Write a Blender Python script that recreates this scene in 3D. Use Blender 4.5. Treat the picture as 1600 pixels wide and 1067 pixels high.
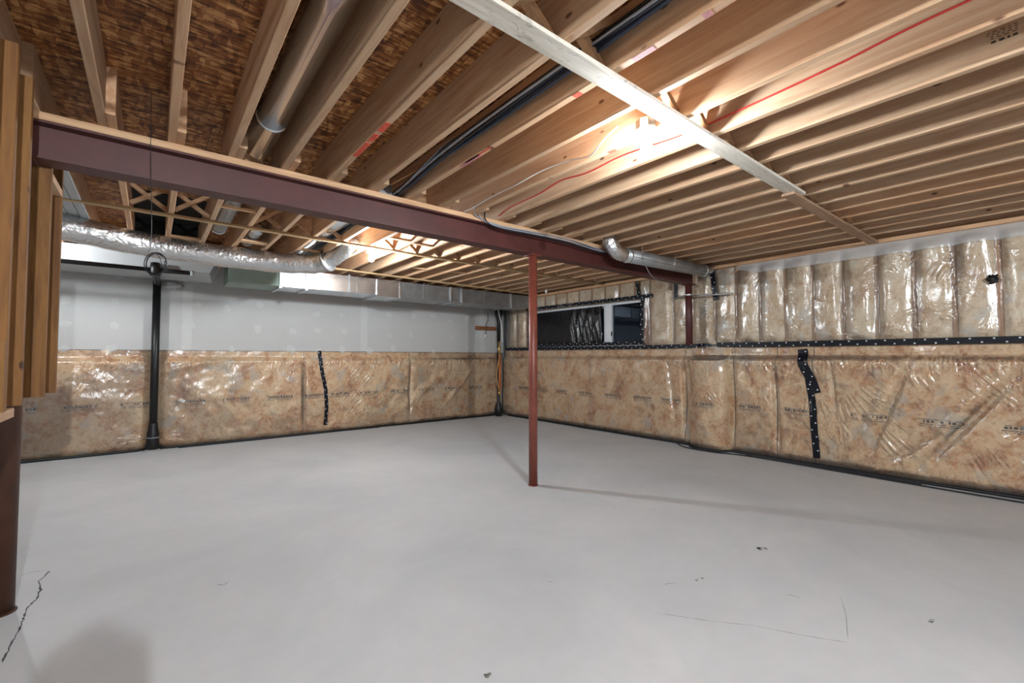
import bpy, math, random
import numpy as np
from mathutils import Vector, Matrix

random.seed(7); RNG = np.random.RandomState(11)
for o in list(bpy.data.objects): bpy.data.objects.remove(o, do_unlink=True)
S = bpy.context.scene
COL = S.collection

# ------------------------------------------------------------------ camera
H = 1.2
FPX = 699.0
PITCH = math.radians(2.0); AZ = math.radians(51.2)
F0 = Vector((math.cos(AZ), math.sin(AZ), 0)); RV = Vector((math.sin(AZ), -math.cos(AZ), 0)); U0 = Vector((0, 0, 1))
FV = F0*math.cos(PITCH) + U0*math.sin(PITCH); UV = U0*math.cos(PITCH) - F0*math.sin(PITCH)
CAM = Vector((0, 0, H))
cam = bpy.data.cameras.new('camera'); co = bpy.data.objects.new('camera', cam); COL.objects.link(co)
cam.sensor_width = 36.0; cam.lens = FPX/1600*36.0; cam.clip_start = 0.02; cam.clip_end = 60
m = Matrix((RV, UV, -FV)).transposed().to_4x4(); m.translation = CAM
co.matrix_world = m
S.camera = co
def ray(px, py): return FV*FPX + RV*(px-800.0) - UV*(py-533.5)
def onz(px, py, z): d = ray(px, py); return CAM + d*((z-H)/d.z)
def onx(px, py, x): d = ray(px, py); return CAM + d*(x/d.x)
def ony(px, py, y): d = ray(px, py); return CAM + d*(y/d.y)

# ------------------------------------------------------------------ world, exposure
w = bpy.data.worlds.new('world'); S.world = w; w.use_nodes = True
w.node_tree.nodes['Background'].inputs[0].default_value = (0.0015, 0.002, 0.003, 1)   # night outside
w.node_tree.nodes['Background'].inputs[1].default_value = 1.0
S.view_settings.view_transform = 'Standard'; S.view_settings.look = 'None'
S.view_settings.exposure = 1.46; S.view_settings.gamma = 1.0
try: S.view_settings.use_curve_mapping = False
except Exception: pass
BULB_COLOR = (0.88, 0.945, 1.0)
BULB_STRENGTH = {'near': 500.0, 'far': 1000.0, 'left': 650.0, 'back': 4800.0, 'side': 260.0}

# ------------------------------------------------------------------ helpers: colour, materials
def srgb(r, g, b):
    f = lambda c: (c/255/12.92) if c/255 <= 0.04045 else ((c/255+0.055)/1.055)**2.4
    return (f(r), f(g), f(b), 1.0)
class NT:
    def __init__(s, name):
        s.m = bpy.data.materials.new(name); s.m.use_nodes = True; s.t = s.m.node_tree; s.t.nodes.clear()
        s.out = s.t.nodes.new('ShaderNodeOutputMaterial')
    def n(s, typ, ins=None, **kw):
        nd = s.t.nodes.new(typ)
        for k, v in kw.items(): setattr(nd, k, v)
        for k, v in (ins or {}).items():
            if isinstance(v, bpy.types.NodeSocket): s.t.links.new(v, nd.inputs[k])
            else: nd.inputs[k].default_value = v
        return nd
    def ramp(s, fac, stops, interp='LINEAR'):
        r = s.t.nodes.new('ShaderNodeValToRGB'); r.color_ramp.interpolation = interp
        e = r.color_ramp.elements
        while len(e) < len(stops): e.new(0.5)
        for i, (p, c) in enumerate(stops):
            e[i].position = p; e[i].color = c if len(c) == 4 else (*c, 1)
        s.t.links.new(fac, r.inputs[0]); return r.outputs[0]
    def mix(s, fac, a, b, mode='MIX'):
        nd = s.n('ShaderNodeMix', data_type='RGBA', blend_type=mode)
        for i, v in ((0, fac), (6, a), (7, b)):
            if isinstance(v, bpy.types.NodeSocket): s.t.links.new(v, nd.inputs[i])
            else: nd.inputs[i].default_value = v
        return nd.outputs[2]
    def coords(s, scale=(1, 1, 1), per_object=True, kind='Object'):
        tc = s.n('ShaderNodeTexCoord')
        src = tc.outputs[kind]
        if per_object:
            oi = s.n('ShaderNodeObjectInfo')
            mul = s.n('ShaderNodeMath', {0: oi.outputs['Random'], 1: 37.0}, operation='MULTIPLY')
            add = s.n('ShaderNodeVectorMath', {0: src, 1: mul.outputs[0]}, operation='ADD'); src = add.outputs[0]
        return s.n('ShaderNodeMapping', {'Vector': src, 'Scale': scale}).outputs[0]
    def noise(s, vec, scale, detail=4, rough=0.55, dist=0.0):
        return s.n('ShaderNodeTexNoise', {'Vector': vec, 'Scale': scale, 'Detail': detail, 'Roughness': rough, 'Distortion': dist}).outputs[0]
    def bump(s, h, strength=0.3, dist=0.01):
        return s.n('ShaderNodeBump', {'Height': h, 'Strength': strength, 'Distance': dist}).outputs[0]
    def principled(s, color, rough=0.6, metal=0.0, normal=None, **kw):
        ins = {'Base Color': color, 'Roughness': rough, 'Metallic': metal}
        if normal is not None: ins['Normal'] = normal
        ins.update(kw)
        p = s.n('ShaderNodeBsdfPrincipled', ins)
        s.t.links.new(p.outputs[0], s.out.inputs[0]); return p

def mat_lumber(name, c1, c2, axis, knot=True, dirt=None, thin=0):
    """grain runs along the given local axis"""
    t = NT(name)
    sc = [14, 14, 14]; sc[axis] = 0.9
    v = t.coords(tuple(sc))
    g = t.noise(v, 1.6, 5, 0.6, 1.4)
    colr = t.ramp(g, [(0.30, c2), (0.62, c1)])
    oi = t.n('ShaderNodeObjectInfo')
    tone = t.ramp(oi.outputs['Random'], [(0.0, (0.80, 0.76, 0.72)), (0.5, (1, 1, 1)), (1.0, (1.08, 0.96, 0.86))])
    colr = t.mix(1.0, colr, tone, 'MULTIPLY')
    if knot:
        sk = [7.5, 7.5, 7.5]; sk[axis] = 3.6; sk[thin] = 0.6
        vk = t.coords(tuple(sk))
        vo = t.n('ShaderNodeTexVoronoi', {'Vector': vk, 'Scale': 1.0, 'Randomness': 1.0})
        k = t.ramp(vo.outputs['Distance'], [(0.045, (1, 1, 1)), (0.085, (0.0, 0.0, 0.0))])
        colr = t.mix(k, colr, (c2[0]*0.30, c2[1]*0.22, c2[2]*0.18, 1))
    if dirt:
        d = t.noise(t.coords((7, 22, 7), True), 1.3, 6, 0.75, 0.8)
        dm = t.ramp(d, [(0.56, (0, 0, 0)), (0.70, (0.9, 0.9, 0.9))])
        colr = t.mix(dm, colr, dirt)
    t.principled(colr, 0.72, normal=t.bump(g, 0.25, 0.003))
    return t.m
PALE, PALE2 = srgb(226, 196, 152), srgb(196, 152, 104)
M = {}
M['lumber_y'] = mat_lumber('lumber_y', srgb(206, 175, 143), srgb(184, 144, 110), 1)
M['lumber_x'] = mat_lumber('lumber_x', srgb(206, 170, 132), srgb(178, 132, 94), 0, False)
M['lumber_z'] = mat_lumber('lumber_z', srgb(136, 94, 44), srgb(100, 62, 24), 2, thin=1)
M['lumber_wall'] = mat_lumber('wall_lumber', srgb(180, 146, 110), srgb(146, 110, 76), 2, False)
M['strap_grey'] = mat_lumber('weathered_board', srgb(226, 220, 208), srgb(196, 186, 170), 0, False, srgb(120, 112, 104))
M['strap_dark'] = mat_lumber('old_board', srgb(178, 150, 126), srgb(140, 112, 90), 0, False)
M['strap_pale'] = mat_lumber('strap_board', srgb(206, 176, 132), srgb(172, 138, 94), 0, False)

def mat_osb():
    t = NT('oriented_strand_board')
    v = t.coords((1, 1, 1), True)
    cells = []
    for rot, sc in ((0.25, (13, 62, 1)), (1.15, (46, 15, 1)), (-0.45, (12, 74, 1))):
        mp = t.n('ShaderNodeMapping', {'Vector': v, 'Rotation': (0, 0, rot), 'Scale': sc})
        nz = t.n('ShaderNodeTexNoise', {'Vector': mp.outputs[0], 'Scale': 0.9, 'Detail': 5.0, 'Roughness': 0.6})
        wv = t.n('ShaderNodeVectorMath', {0: mp.outputs[0], 1: nz.outputs['Color']}, operation='ADD')
        vo = t.n('ShaderNodeTexVoronoi', {'Vector': wv.outputs[0], 'Scale': 1.0})
        cells.append(vo)
    a = t.n('ShaderNodeSeparateColor', {0: cells[0].outputs['Color']}).outputs[0]
    b = t.n('ShaderNodeSeparateColor', {0: cells[1].outputs['Color']}).outputs[1]
    c = t.n('ShaderNodeSeparateColor', {0: cells[2].outputs['Color']}).outputs[2]
    mx = t.n('ShaderNodeMath', {0: a, 1: b}, operation='ADD').outputs[0]
    mx = t.n('ShaderNodeMath', {0: mx, 1: c}, operation='ADD').outputs[0]
    mx = t.n('ShaderNodeMath', {0: mx, 1: 0.333}, operation='MULTIPLY').outputs[0]
    col = t.ramp(mx, [(0.22, srgb(66, 32, 12)), (0.42, srgb(136, 80, 34)), (0.58, srgb(166, 106, 52)), (0.78, srgb(224, 172, 112))])
    big = t.noise(v, 1.7, 3)
    col = t.mix(t.ramp(big, [(0.35, (0.25, 0.25, 0.25)), (0.65, (0, 0, 0))]), col, srgb(120, 70, 30))
    t.principled(col, 0.6, normal=t.bump(mx, 0.6, 0.006))
    return t.m
M['osb'] = mat_osb()

def mat_plain(name, c, rough=0.5, metal=0.0, var=0.0, scale=6.0, bump=0.0, bscale=60, **kw):
    t = NT(name); v = t.coords((1, 1, 1), True)
    col = c
    if var > 0:
        n1 = t.noise(v, scale, 5, 0.6)
        col = t.mix(t.ramp(n1, [(0.35, (0, 0, 0)), (0.7, (1, 1, 1))]), c, tuple(x*(1-var) for x in c[:3])+(1,))
    nrm = t.bump(t.noise(v, bscale, 4), bump, 0.004) if bump else None
    t.principled(col, rough, metal, nrm, **kw)
    return t.m
M['beam'] = mat_plain('red_oxide_beam', srgb(86, 42, 38), 0.5, 0, 0.35, 5, 0.15, 40)
M['post'] = mat_plain('red_oxide_post', srgb(128, 66, 52), 0.42, 0, 0.3, 9, 0.1, 40)
M['post_dark'] = mat_plain('brown_post', srgb(72, 40, 24), 0.5, 0, 0.3, 9)
M['galv'] = mat_plain('galvanised_steel', srgb(226, 229, 232), 0.24, 0.9, 0.25, 5, 0.12, 9)
M['duct_shiny'] = mat_plain('bright_galvanised_steel', srgb(250, 251, 252), 0.12, 1.0)
M['galv_dull'] = mat_plain('dull_galvanised_steel', srgb(178, 180, 180), 0.45, 0.75, 0.3, 7, 0.1, 12)
M['galv_green'] = mat_plain('greenish_galvanised_steel', srgb(140, 156, 146), 0.55, 0.35, 0.2, 3)
M['abs'] = mat_plain('black_plastic_pipe', srgb(10, 10, 11), 0.42, 0, 0.2)
M['black_rubber'] = mat_plain('black_sealant', srgb(18, 18, 19), 0.5, 0, 0.2)
M['cable_black'] = mat_plain('black_cable_sheath', srgb(28, 30, 36), 0.4)
M['cable_blue'] = mat_plain('blue_grey_cable_sheath', srgb(48, 60, 80), 0.4)
M['cable_grey'] = mat_plain('grey_cable_sheath', srgb(150, 152, 160), 0.4)
M['cable_white'] = mat_plain('white_cable_sheath', srgb(222, 220, 214), 0.4)
M['cable_tan'] = mat_plain('tan_cable_sheath', srgb(196, 150, 104), 0.5)
M['cable_red'] = mat_plain('red_cable_sheath', srgb(190, 52, 44), 0.45)
M['pipe_orange'] = mat_plain('orange_pipe', srgb(206, 120, 66), 0.4)
M['brass'] = mat_plain('brass', srgb(186, 150, 92), 0.3, 0.9)
M['white_paint'] = mat_plain('white_vinyl', srgb(214, 216, 218), 0.4)
M['porcelain'] = mat_plain('white_porcelain', srgb(236, 234, 228), 0.3)
M['white_wrap'] = mat_plain('white_wrap', srgb(178, 180, 180), 0.5, 0, 0.12, 4)
M['bay_shade'] = mat_plain('matt_black_bay_shade', srgb(8, 8, 8), 0.9)  # stands in for the darkness inside the deep joist bays
M['ink'] = mat_plain('faded_black_ink', srgb(58, 42, 30), 0.8)
M['dots'] = mat_plain('white_print', srgb(196, 200, 206), 0.5)
M['mud'] = mat_plain('joint_compound', srgb(196, 196, 193), 0.85, 0, 0.05, 20)
M['red_paint'] = mat_plain('red_marking_paint', srgb(226, 92, 66), 0.7, 0, 0.3, 60)
M['pink_paint'] = mat_plain('faded_pink_marking_paint', srgb(200, 130, 132), 0.7, 0, 0.3, 60)
M['crack'] = mat_plain('dark_crack', srgb(78, 78, 76), 0.9)
M['chip'] = mat_plain('chipped_concrete', srgb(126, 126, 120), 0.9, 0, 0.3, 60)
M['brown_block'] = mat_plain('brown_wood_block', srgb(142, 92, 56), 0.7, 0, 0.3, 30)
M['camera_black'] = mat_plain('black_camera_plastic', srgb(22, 22, 23), 0.45)

def mat_tape():
    t = NT('black_sheathing_tape'); v = t.coords()
    t.principled(t.mix(t.noise(v, 30), srgb(8, 9, 14), srgb(20, 23, 33)), 0.38, normal=t.bump(t.noise(v, 45, 3), 0.5, 0.006), **{'Specular IOR Level': 0.25})
    return t.m
M['tape'] = mat_tape()
def mat_bag():
    t = NT('black_poly_sheet'); v = t.coords((1, 1, 0.4))
    t.principled((0.006, 0.006, 0.007, 1), 0.16, normal=t.bump(t.noise(v, 26, 3, 0.5, 1.5), 0.7, 0.01))
    return t.m
M['bag'] = mat_bag()
def mat_foil():
    t = NT('crinkled_foil'); v = t.coords()
    n1 = t.noise(v, 40, 4, 0.65, 1.2); vo = t.n('ShaderNodeTexVoronoi', {'Vector': v, 'Scale': 34.0}).outputs['Distance']
    h = t.n('ShaderNodeMath', {0: n1, 1: vo}, operation='ADD').outputs[0]
    t.principled(t.mix(n1, srgb(200, 200, 200), srgb(226, 226, 224)), 0.22, 0.95, t.bump(h, 0.6, 0.01))
    return t.m
M['foil'] = mat_foil()
def mat_concrete(name, base, dark, light):
    t = NT(name); v = t.coords((1, 1, 1), False)
    a = t.noise(v, 0.7, 6, 0.62, 0.4); b = t.noise(v, 9, 6, 0.7); f = t.noise(v, 160, 3)
    c = t.ramp(a, [(0.32, dark), (0.5, base), (0.70, light)])
    c = t.mix(t.ramp(b, [(0.40, (0.22, 0.22, 0.22)), (0.62, (0, 0, 0))]), c, dark)
    st = t.noise(t.coords((0.8, 5, 1), False), 2.2, 5, 0.7, 0.6)
    c = t.mix(t.ramp(st, [(0.60, (0, 0, 0)), (0.78, (0.35, 0.35, 0.35))]), c, light)
    t.principled(c, 0.62, normal=t.bump(t.mix(0.4, b, f), 0.12, 0.004))
    return t.m
M['floor'] = mat_concrete('concrete_floor', srgb(194, 197, 199), srgb(182, 186, 189), srgb(204, 206, 207))
M['concrete'] = mat_concrete('concrete_wall', srgb(146, 146, 144), srgb(122, 122, 120), srgb(166, 166, 162))
def mat_drywall():
    t = NT('unpainted_drywall'); v = t.coords((1, 1, 1), False)
    c = t.mix(t.noise(v, 2.5, 4), srgb(181, 180, 178), srgb(190, 189, 187))
    t.principled(c, 0.85, normal=t.bump(t.noise(v, 120, 2), 0.05, 0.002))
    return t.m
M['drywall'] = mat_drywall()
def mat_fibre(name, cream, tan, rust, grey, sc):
    """glass-fibre wool as it shows through the film: cloudy cream, tan and rust"""
    t = NT(name); v = t.coords((1, 1, 1), False)
    a = t.noise(v, 2.6*sc, 6, 0.62, 1.1); b = t.noise(v, 7.5*sc, 6, 0.70, 1.6); d = t.noise(v, 24*sc, 5, 0.7)
    g = t.noise(v, 4.1*sc, 3, 0.5, 0.5)
    vo = t.n('ShaderNodeTexVoronoi', {'Vector': t.n('ShaderNodeVectorMath', {0: v, 1: t.n('ShaderNodeTexNoise', {'Vector': v, 'Scale': 9.0*sc, 'Detail': 5.0}).outputs['Color']}, operation='ADD').outputs[0], 'Scale': 7.0*sc}, feature='SMOOTH_F1')
    cell = t.n('ShaderNodeSeparateColor', {0: vo.outputs['Color']}).outputs[0]
    c = t.ramp(a, [(0.34, rust), (0.46, tan), (0.58, cream)])
    c = t.mix(t.ramp(cell, [(0.46, (0.0, 0.0, 0.0)), (0.62, (0.55, 0.55, 0.55))]), c, cream)
    c = t.mix(t.ramp(b, [(0.47, (0.0, 0.0, 0.0)), (0.56, (0.6, 0.6, 0.6))]), c, cream)
    c = t.mix(t.ramp(b, [(0.34, (0.55, 0.55, 0.55)), (0.43, (0, 0, 0))]), c, rust)
    c = t.mix(t.ramp(d, [(0.34, (0.5, 0.5, 0.5)), (0.50, (0, 0, 0))]), c, rust)
    c = t.mix(t.ramp(g, [(0.60, (0, 0, 0)), (0.66, (0.6, 0.6, 0.6))]), c, grey)
    t.principled(c, 0.95, normal=t.bump(t.mix(0.5, b, d), 0.7, 0.03))
    return t.m
M['blanket'] = mat_fibre('tan_fibre_blanket', srgb(222, 196, 158), srgb(202, 154, 102), srgb(158, 98, 50), srgb(190, 180, 166), 1.0)
M['batt'] = mat_fibre('pale_fibre_batt', srgb(222, 206, 180), srgb(206, 180, 146), srgb(176, 140, 104), srgb(200, 198, 192), 1.0)
def mat_film(name, milk, glossy=0.20, bs=0.5):
    t = NT(name); v = t.coords((1, 1, 1), False)
    n1 = t.noise(t.coords((1, 1, 0.45), False), 11, 3, 0.5, 2.5); n2 = t.noise(v, 3.5, 3, 0.5, 1.0)
    nrm = t.bump(t.mix(0.5, n1, n2), bs, 0.012)
    tr = t.n('ShaderNodeBsdfTransparent', {'Color': (0.97, 0.97, 0.97, 1)})
    df = t.n('ShaderNodeBsdfDiffuse', {'Color': (0.80, 0.80, 0.80, 1)})
    gl = t.n('ShaderNodeBsdfGlossy', {'Color': (1, 1, 1, 1), 'Roughness': 0.20, 'Normal': nrm})
    m1 = t.n('ShaderNodeMixShader', {0: milk, 1: tr.outputs[0], 2: df.outputs[0]})
    fr = t.n('ShaderNodeFresnel', {'IOR': 1.52, 'Normal': nrm})
    fm = t.n('ShaderNodeMath', {0: fr.outputs[0], 1: 1.35}, operation='MULTIPLY', use_clamp=True)
    m2 = t.n('ShaderNodeMixShader', {0: fm.outputs[0], 1: m1.outputs[0], 2: gl.outputs[0]})
    t.t.links.new(m2.outputs[0], t.out.inputs[0]); return t.m
M['film'] = mat_film('clear_poly_film', 0.08)
M['film_milky'] = mat_film('milky_poly_film', 0.45, bs=0.25)
def mat_glass():
    t = NT('window_glass')
    g = t.n('ShaderNodeBsdfGlossy', {'Color': (0.35, 0.38, 0.45, 1), 'Roughness': 0.02}); tr = t.n('ShaderNodeBsdfTransparent', {'Color': (0.7, 0.75, 0.8, 1)})
    fr = t.n('ShaderNodeFresnel', {'IOR': 1.5})
    mx = t.n('ShaderNodeMixShader', {0: fr.outputs[0], 1: tr.outputs[0], 2: g.outputs[0]})
    t.t.links.new(mx.outputs[0], t.out.inputs[0]); return t.m
M['glass'] = mat_glass()
def mat_bulb(name, strength):
    t = NT(name); e = t.n('ShaderNodeEmission', {'Color': (*BULB_COLOR, 1), 'Strength': strength})
    t.t.links.new(e.outputs[0], t.out.inputs[0]); return t.m

# ------------------------------------------------------------------ helpers: objects
def finish(name, mesh, mat, parent=None, smooth=False):
    if mat is not None: mesh.materials.append(M[mat] if isinstance(mat, str) else mat)
    if smooth: mesh.polygons.foreach_set('use_smooth', [True]*len(mesh.polygons))
    o = bpy.data.objects.new(name, mesh); COL.objects.link(o)
    if parent is not None: o.parent = parent
    return o
def tag(o, label=None, cat=None, group=None, kind=None):
    if label: o['label'] = label
    if cat: o['category'] = cat
    if group: o['group'] = group
    if kind: o['kind'] = kind
    return o
def empty(name, loc=(0, 0, 0), rz=0):
    o = bpy.data.objects.new(name, None); o.empty_display_size = 0.1; COL.objects.link(o)
    o.location = loc; o.rotation_euler = (0, 0, rz); return o
class MB:
    def __init__(s): s.v = []; s.f = []
    def add(s, vs, fs):
        b = len(s.v); s.v += [tuple(x) for x in vs]; s.f += [tuple(b+i for i in f) for f in fs]; return s
    def box(s, x0, x1, y0, y1, z0, z1):
        return s.add([(x0,y0,z0),(x1,y0,z0),(x1,y1,z0),(x0,y1,z0),(x0,y0,z1),(x1,y0,z1),(x1,y1,z1),(x0,y1,z1)],
                     [(0,3,2,1),(4,5,6,7),(0,1,5,4),(1,2,6,5),(2,3,7,6),(3,0,4,7)])
    def prism(s, pts, axis, a0, a1):
        """pts: 2-D outline in the two other axes (in x,y,z order), swept a0..a1"""
        def P(p, a):
            l = list(p); l.insert(axis, a); return l
        n = len(pts)
        return s.add([P(p, a0) for p in pts]+[P(p, a1) for p in pts],
                     [tuple(range(n-1, -1, -1)), tuple(range(n, 2*n))]+[(i, (i+1) % n, n+(i+1) % n, n+i) for i in range(n)])
    def beamlet(s, p0, p1, w, h, up=(0, 0, 1)):
        p0 = Vector(p0); p1 = Vector(p1); d = (p1-p0).normalized(); a = d.cross(Vector(up)).normalized(); b = a.cross(d)
        vs = [p+a*sx*w/2+b*sy*h/2 for p in (p0, p1) for sx, sy in ((-1,-1),(1,-1),(1,1),(-1,1))]
        return s.add(vs, [(0,1,2,3),(7,6,5,4),(0,4,5,1),(1,5,6,2),(2,6,7,3),(3,7,4,0)])
    def tube(s, pts, r, n=8, caps=True, rfun=None):
        pts = [Vector(p) for p in pts]; base = len(s.v); N = len(pts)
        d0 = (pts[1]-pts[0]).normalized(); a = d0.orthogonal().normalized()
        for i, p in enumerate(pts):
            d = (pts[min(i+1, N-1)]-pts[max(i-1, 0)]).normalized()
            a = (a - d*a.dot(d)).normalized(); b = d.cross(a)
            rr = rfun(i, N) if rfun else r
            for k in range(n):
                t = 2*math.pi*k/n
                q = rr(t) if callable(rr) else rr
                s.v.append(tuple(p+(a*math.cos(t)+b*math.sin(t))*q))
        for i in range(N-1):
            for k in range(n):
                k2 = (k+1) % n
                s.f.append((base+i*n+k, base+i*n+k2, base+(i+1)*n+k2, base+(i+1)*n+k))
        if caps:
            s.f.append(tuple(base+k for k in range(n-1, -1, -1))); s.f.append(tuple(base+(N-1)*n+k for k in range(n)))
        return s
    def lathe(s, prof, n=24, c=(0, 0, 0)):
        base = len(s.v)
        for r, z in prof:
            for k in range(n):
                t = 2*math.pi*k/n; s.v.append((c[0]+r*math.cos(t), c[1]+r*math.sin(t), c[2]+z))
        for i in range(len(prof)-1):
            for k in range(n):
                k2 = (k+1) % n; s.f.append((base+i*n+k, base+i*n+k2, base+(i+1)*n+k2, base+(i+1)*n+k))
        s.f.append(tuple(base+k for k in range(n-1, -1, -1))); s.f.append(tuple(base+(len(prof)-1)*n+k for k in range(n)))
        return s
    def mesh(s, name='mesh'):
        me = bpy.data.meshes.new(name); me.from_pydata(s.v, [], s.f); me.update(); return me
    def build(s, name, mat, parent=None, smooth=False): return finish(name, s.mesh(name), mat, parent, smooth)
def spline(pts, n=8):
    """Catmull-Rom through the points"""
    P = [Vector(p) for p in pts]; P = [P[0]*2-P[1]]+P+[P[-1]*2-P[-2]]; out = []
    for i in range(1, len(P)-2):
        for k in range(n):
            t = k/n
            out.append(0.5*((2*P[i])+(-P[i-1]+P[i+1])*t+(2*P[i-1]-5*P[i]+4*P[i+1]-P[i+2])*t*t+(-P[i-1]+3*P[i]-3*P[i+1]+P[i+2])*t**3))
    out.append(P[-2]); return out
def board_mesh(lx, ly, lz, ch=0.003, axis=1):
    """lumber with eased edges, from the origin"""
    d = [lx, ly, lz]; o = [i for i in range(3) if i != axis]; a, b = d[o[0]], d[o[1]]
    pts = [(ch,0),(a-ch,0),(a,ch),(a,b-ch),(a-ch,b),(ch,b),(0,b-ch),(0,ch)]
    return MB().prism(pts, axis, 0, d[axis])

# 2-D value noise in numpy
_T = RNG.rand(256, 256)
def vnoise(x, y):
    xi = np.floor(x).astype(int); yi = np.floor(y).astype(int); fx = x-xi; fy = y-yi
    fx = fx*fx*(3-2*fx); fy = fy*fy*(3-2*fy)
    g = lambda a, b: _T[a % 256, b % 256]
    return ((g(xi,yi)*(1-fx)+g(xi+1,yi)*fx)*(1-fy)+(g(xi,yi+1)*(1-fx)+g(xi+1,yi+1)*fx)*fy)*2-1
def fbm(x, y, o=4, gain=0.5):
    s = 0; a = 1
    for i in range(o): s = s+a*vnoise(x+17.3*i, y+5.1*i); x = x*2.03; y = y*2.03; a *= gain
    return s
def sst(x, a, b):
    t = np.clip((x-a)/(b-a), 0, 1); return t*t*(3-2*t)

# ================================================================== THE SHELL
X0, X1 = -3.2, 5.86      # concrete faces
Y0, Y1 = -6.2, 7.56
ZJ, ZD = 2.397, 2.632    # joist underside, deck underside
fl = MB().box(X0-0.2, X1+0.5, Y0-0.2, Y1+0.2, -0.12, 0).build('floor', 'floor'); tag(fl, kind='structure')
wl = MB().box(X0-0.2, X1+0.5, Y1, Y1+0.2, 0, ZD+0.02).build('wall_left', 'concrete'); tag(wl, kind='structure')
# concrete right wall with the window opening
WY0, WY1, WZ0, WZ1 = 4.05, 6.62, 1.39, 2.10
wr = MB()
for y0, y1, z0, z1 in ((Y0, Y1, 0, 1.36), (Y0, WY0, 1.36, ZD+.02), (WY1, Y1, 1.36, ZD+.02), (WY0, WY1, 1.36, WZ0), (WY0, WY1, WZ1, ZD+.02)):
    wr.box(X1+(0.0 if z1 <= 1.36 else 0.06), X1+0.26, y0, y1, z0, z1)
wr = wr.build('wall_right', 'concrete'); tag(wr, kind='structure')
wb = MB().box(X0-0.2, X1+0.5, Y0-0.2, Y0, 0, ZD+0.02).build('wall_back', 'concrete'); tag(wb, kind='structure')
ws = MB().box(X0-0.2, X0, Y0, Y1, 0, ZD+0.02).build('wall_side', 'concrete'); tag(ws, kind='structure')
# ceiling: slab of floor above, with strand boards, joists and braces as its pieces
ce = MB().box(X0-0.2, X1+0.5, Y0-0.2, Y1+0.2, ZD+0.018, ZD+0.10).build('ceiling', 'lumber_x'); tag(ce, kind='structure')
osb_me = MB().box(0.0015, 2.4385, 0.0015, 1.2185, 0, 0.016).mesh('osb'); osb_me.materials.append(M['osb'])
row = 0; y = -6.45
while y < 7.7:
    x = X0-0.2-(0 if row % 2 else 1.22)
    while x < X1+0.4:
        o = bpy.data.objects.new('subfloor_panel', osb_me); COL.objects.link(o); o.parent = ce; o.location = (x, y, ZD); x += 2.44
    y += 1.22; row += 1
# joists
SP = 0.2855; JX = 0.041
near_me = board_mesh(0.038, 3.42-Y0-0.02, 0.235).mesh('joist_near'); near_me.materials.append(M['lumber_y'])
far_me = board_mesh(0.038, Y1-0.04-2.93, 0.235).mesh('joist_far'); far_me.materials.append(M['lumber_y'])
nk, fk = [], []
for k in range(-11, 21):
    x = JX+SP*k + (0.012*math.sin(k*2.3) if k > 8 else 0)
    o = bpy.data.objects.new('joist', near_me); COL.objects.link(o); o.parent = ce; o.location = (x, Y0+0.02, ZJ); nk.append(x)
    if x+0.078 < X1:
        o = bpy.data.objects.new('joist', far_me); COL.objects.link(o); o.parent = ce; o.location = (x+0.0385, 2.93, ZJ); fk.append(x+0.0385)
# cross braces between the joists
def braces(xs, yb, skip=()):
    a = MB(); 
    wgap = SP-0.038
    a.beamlet((0.002, 0, 0.03), (wgap-0.002, 0, 0.205), 0.03, 0.038, up=(0, 1, 0))
    ma = a.mesh('brace_a'); ma.materials.append(M['lumber_x'])
    b = MB(); b.beamlet((0.002, 0, 0.205), (wgap-0.002, 0, 0.03), 0.03, 0.038, up=(0, 1, 0))
    mb_ = b.mesh('brace_b'); mb_.materials.append(M['lumber_x'])
    for i in range(len(xs)-1):
        if i in skip: continue
        for me, dy in ((ma, 0), (mb_, 0.045)):
            o = bpy.data.objects.new('cross_brace', me); COL.objects.link(o); o.parent = ce
            g = (xs[i+1]-xs[i]-0.038)/wgap
            o.scale = (g, 1, 1); o.location = (xs[i]+0.038, yb+dy+random.uniform(-.015, .015), ZJ)
bx = lambda v: min(range(len(nk)), key=lambda i: abs(nk[i]-v))
braces(nk, 1.17, skip=(bx(0.041+SP*5), bx(0.041+SP)))
braces(fk, 4.66, skip=(bx(0.041+SP), bx(-0.53), bx(0.041+SP*5)))
# flat blocking between far joists
for (k, y0, wd) in ((0, 5.55, .09), (1, 4.2, .04), (1, 5.75, .05), (2, 5.3, .10), (2, 5.75, .05), (4, 5.35, .05), (6, 4.25, .05), (7, 4.3, .05), (9, 5.5, .05), (11, 5.4, .05), (13, 5.3, .05), (12, 4.1, .05), (15, 5.2, .05)):
    x = JX+SP*k+0.0385+0.039
    board_mesh(SP-0.041, wd, 0.02, 0.002, 0).build('blocking_board', 'lumber_x', ce).location = (x, y0, ZJ+0.004)
# black ends and sheets painting in the deep shade of the far left bays
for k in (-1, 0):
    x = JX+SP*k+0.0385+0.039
    MB().box(0, SP-0.041, 0, 0.02, 0, 0.23).build('bay_shade_end', 'bay_shade', ce).location = (x, 5.95, ZJ+0.003)
    MB().box(0, SP-0.041, 0, 1.0, 0, 0.006).build('bay_shade_sheet', 'bay_shade', ce).location = (x, 4.93, ZD-0.008)
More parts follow.
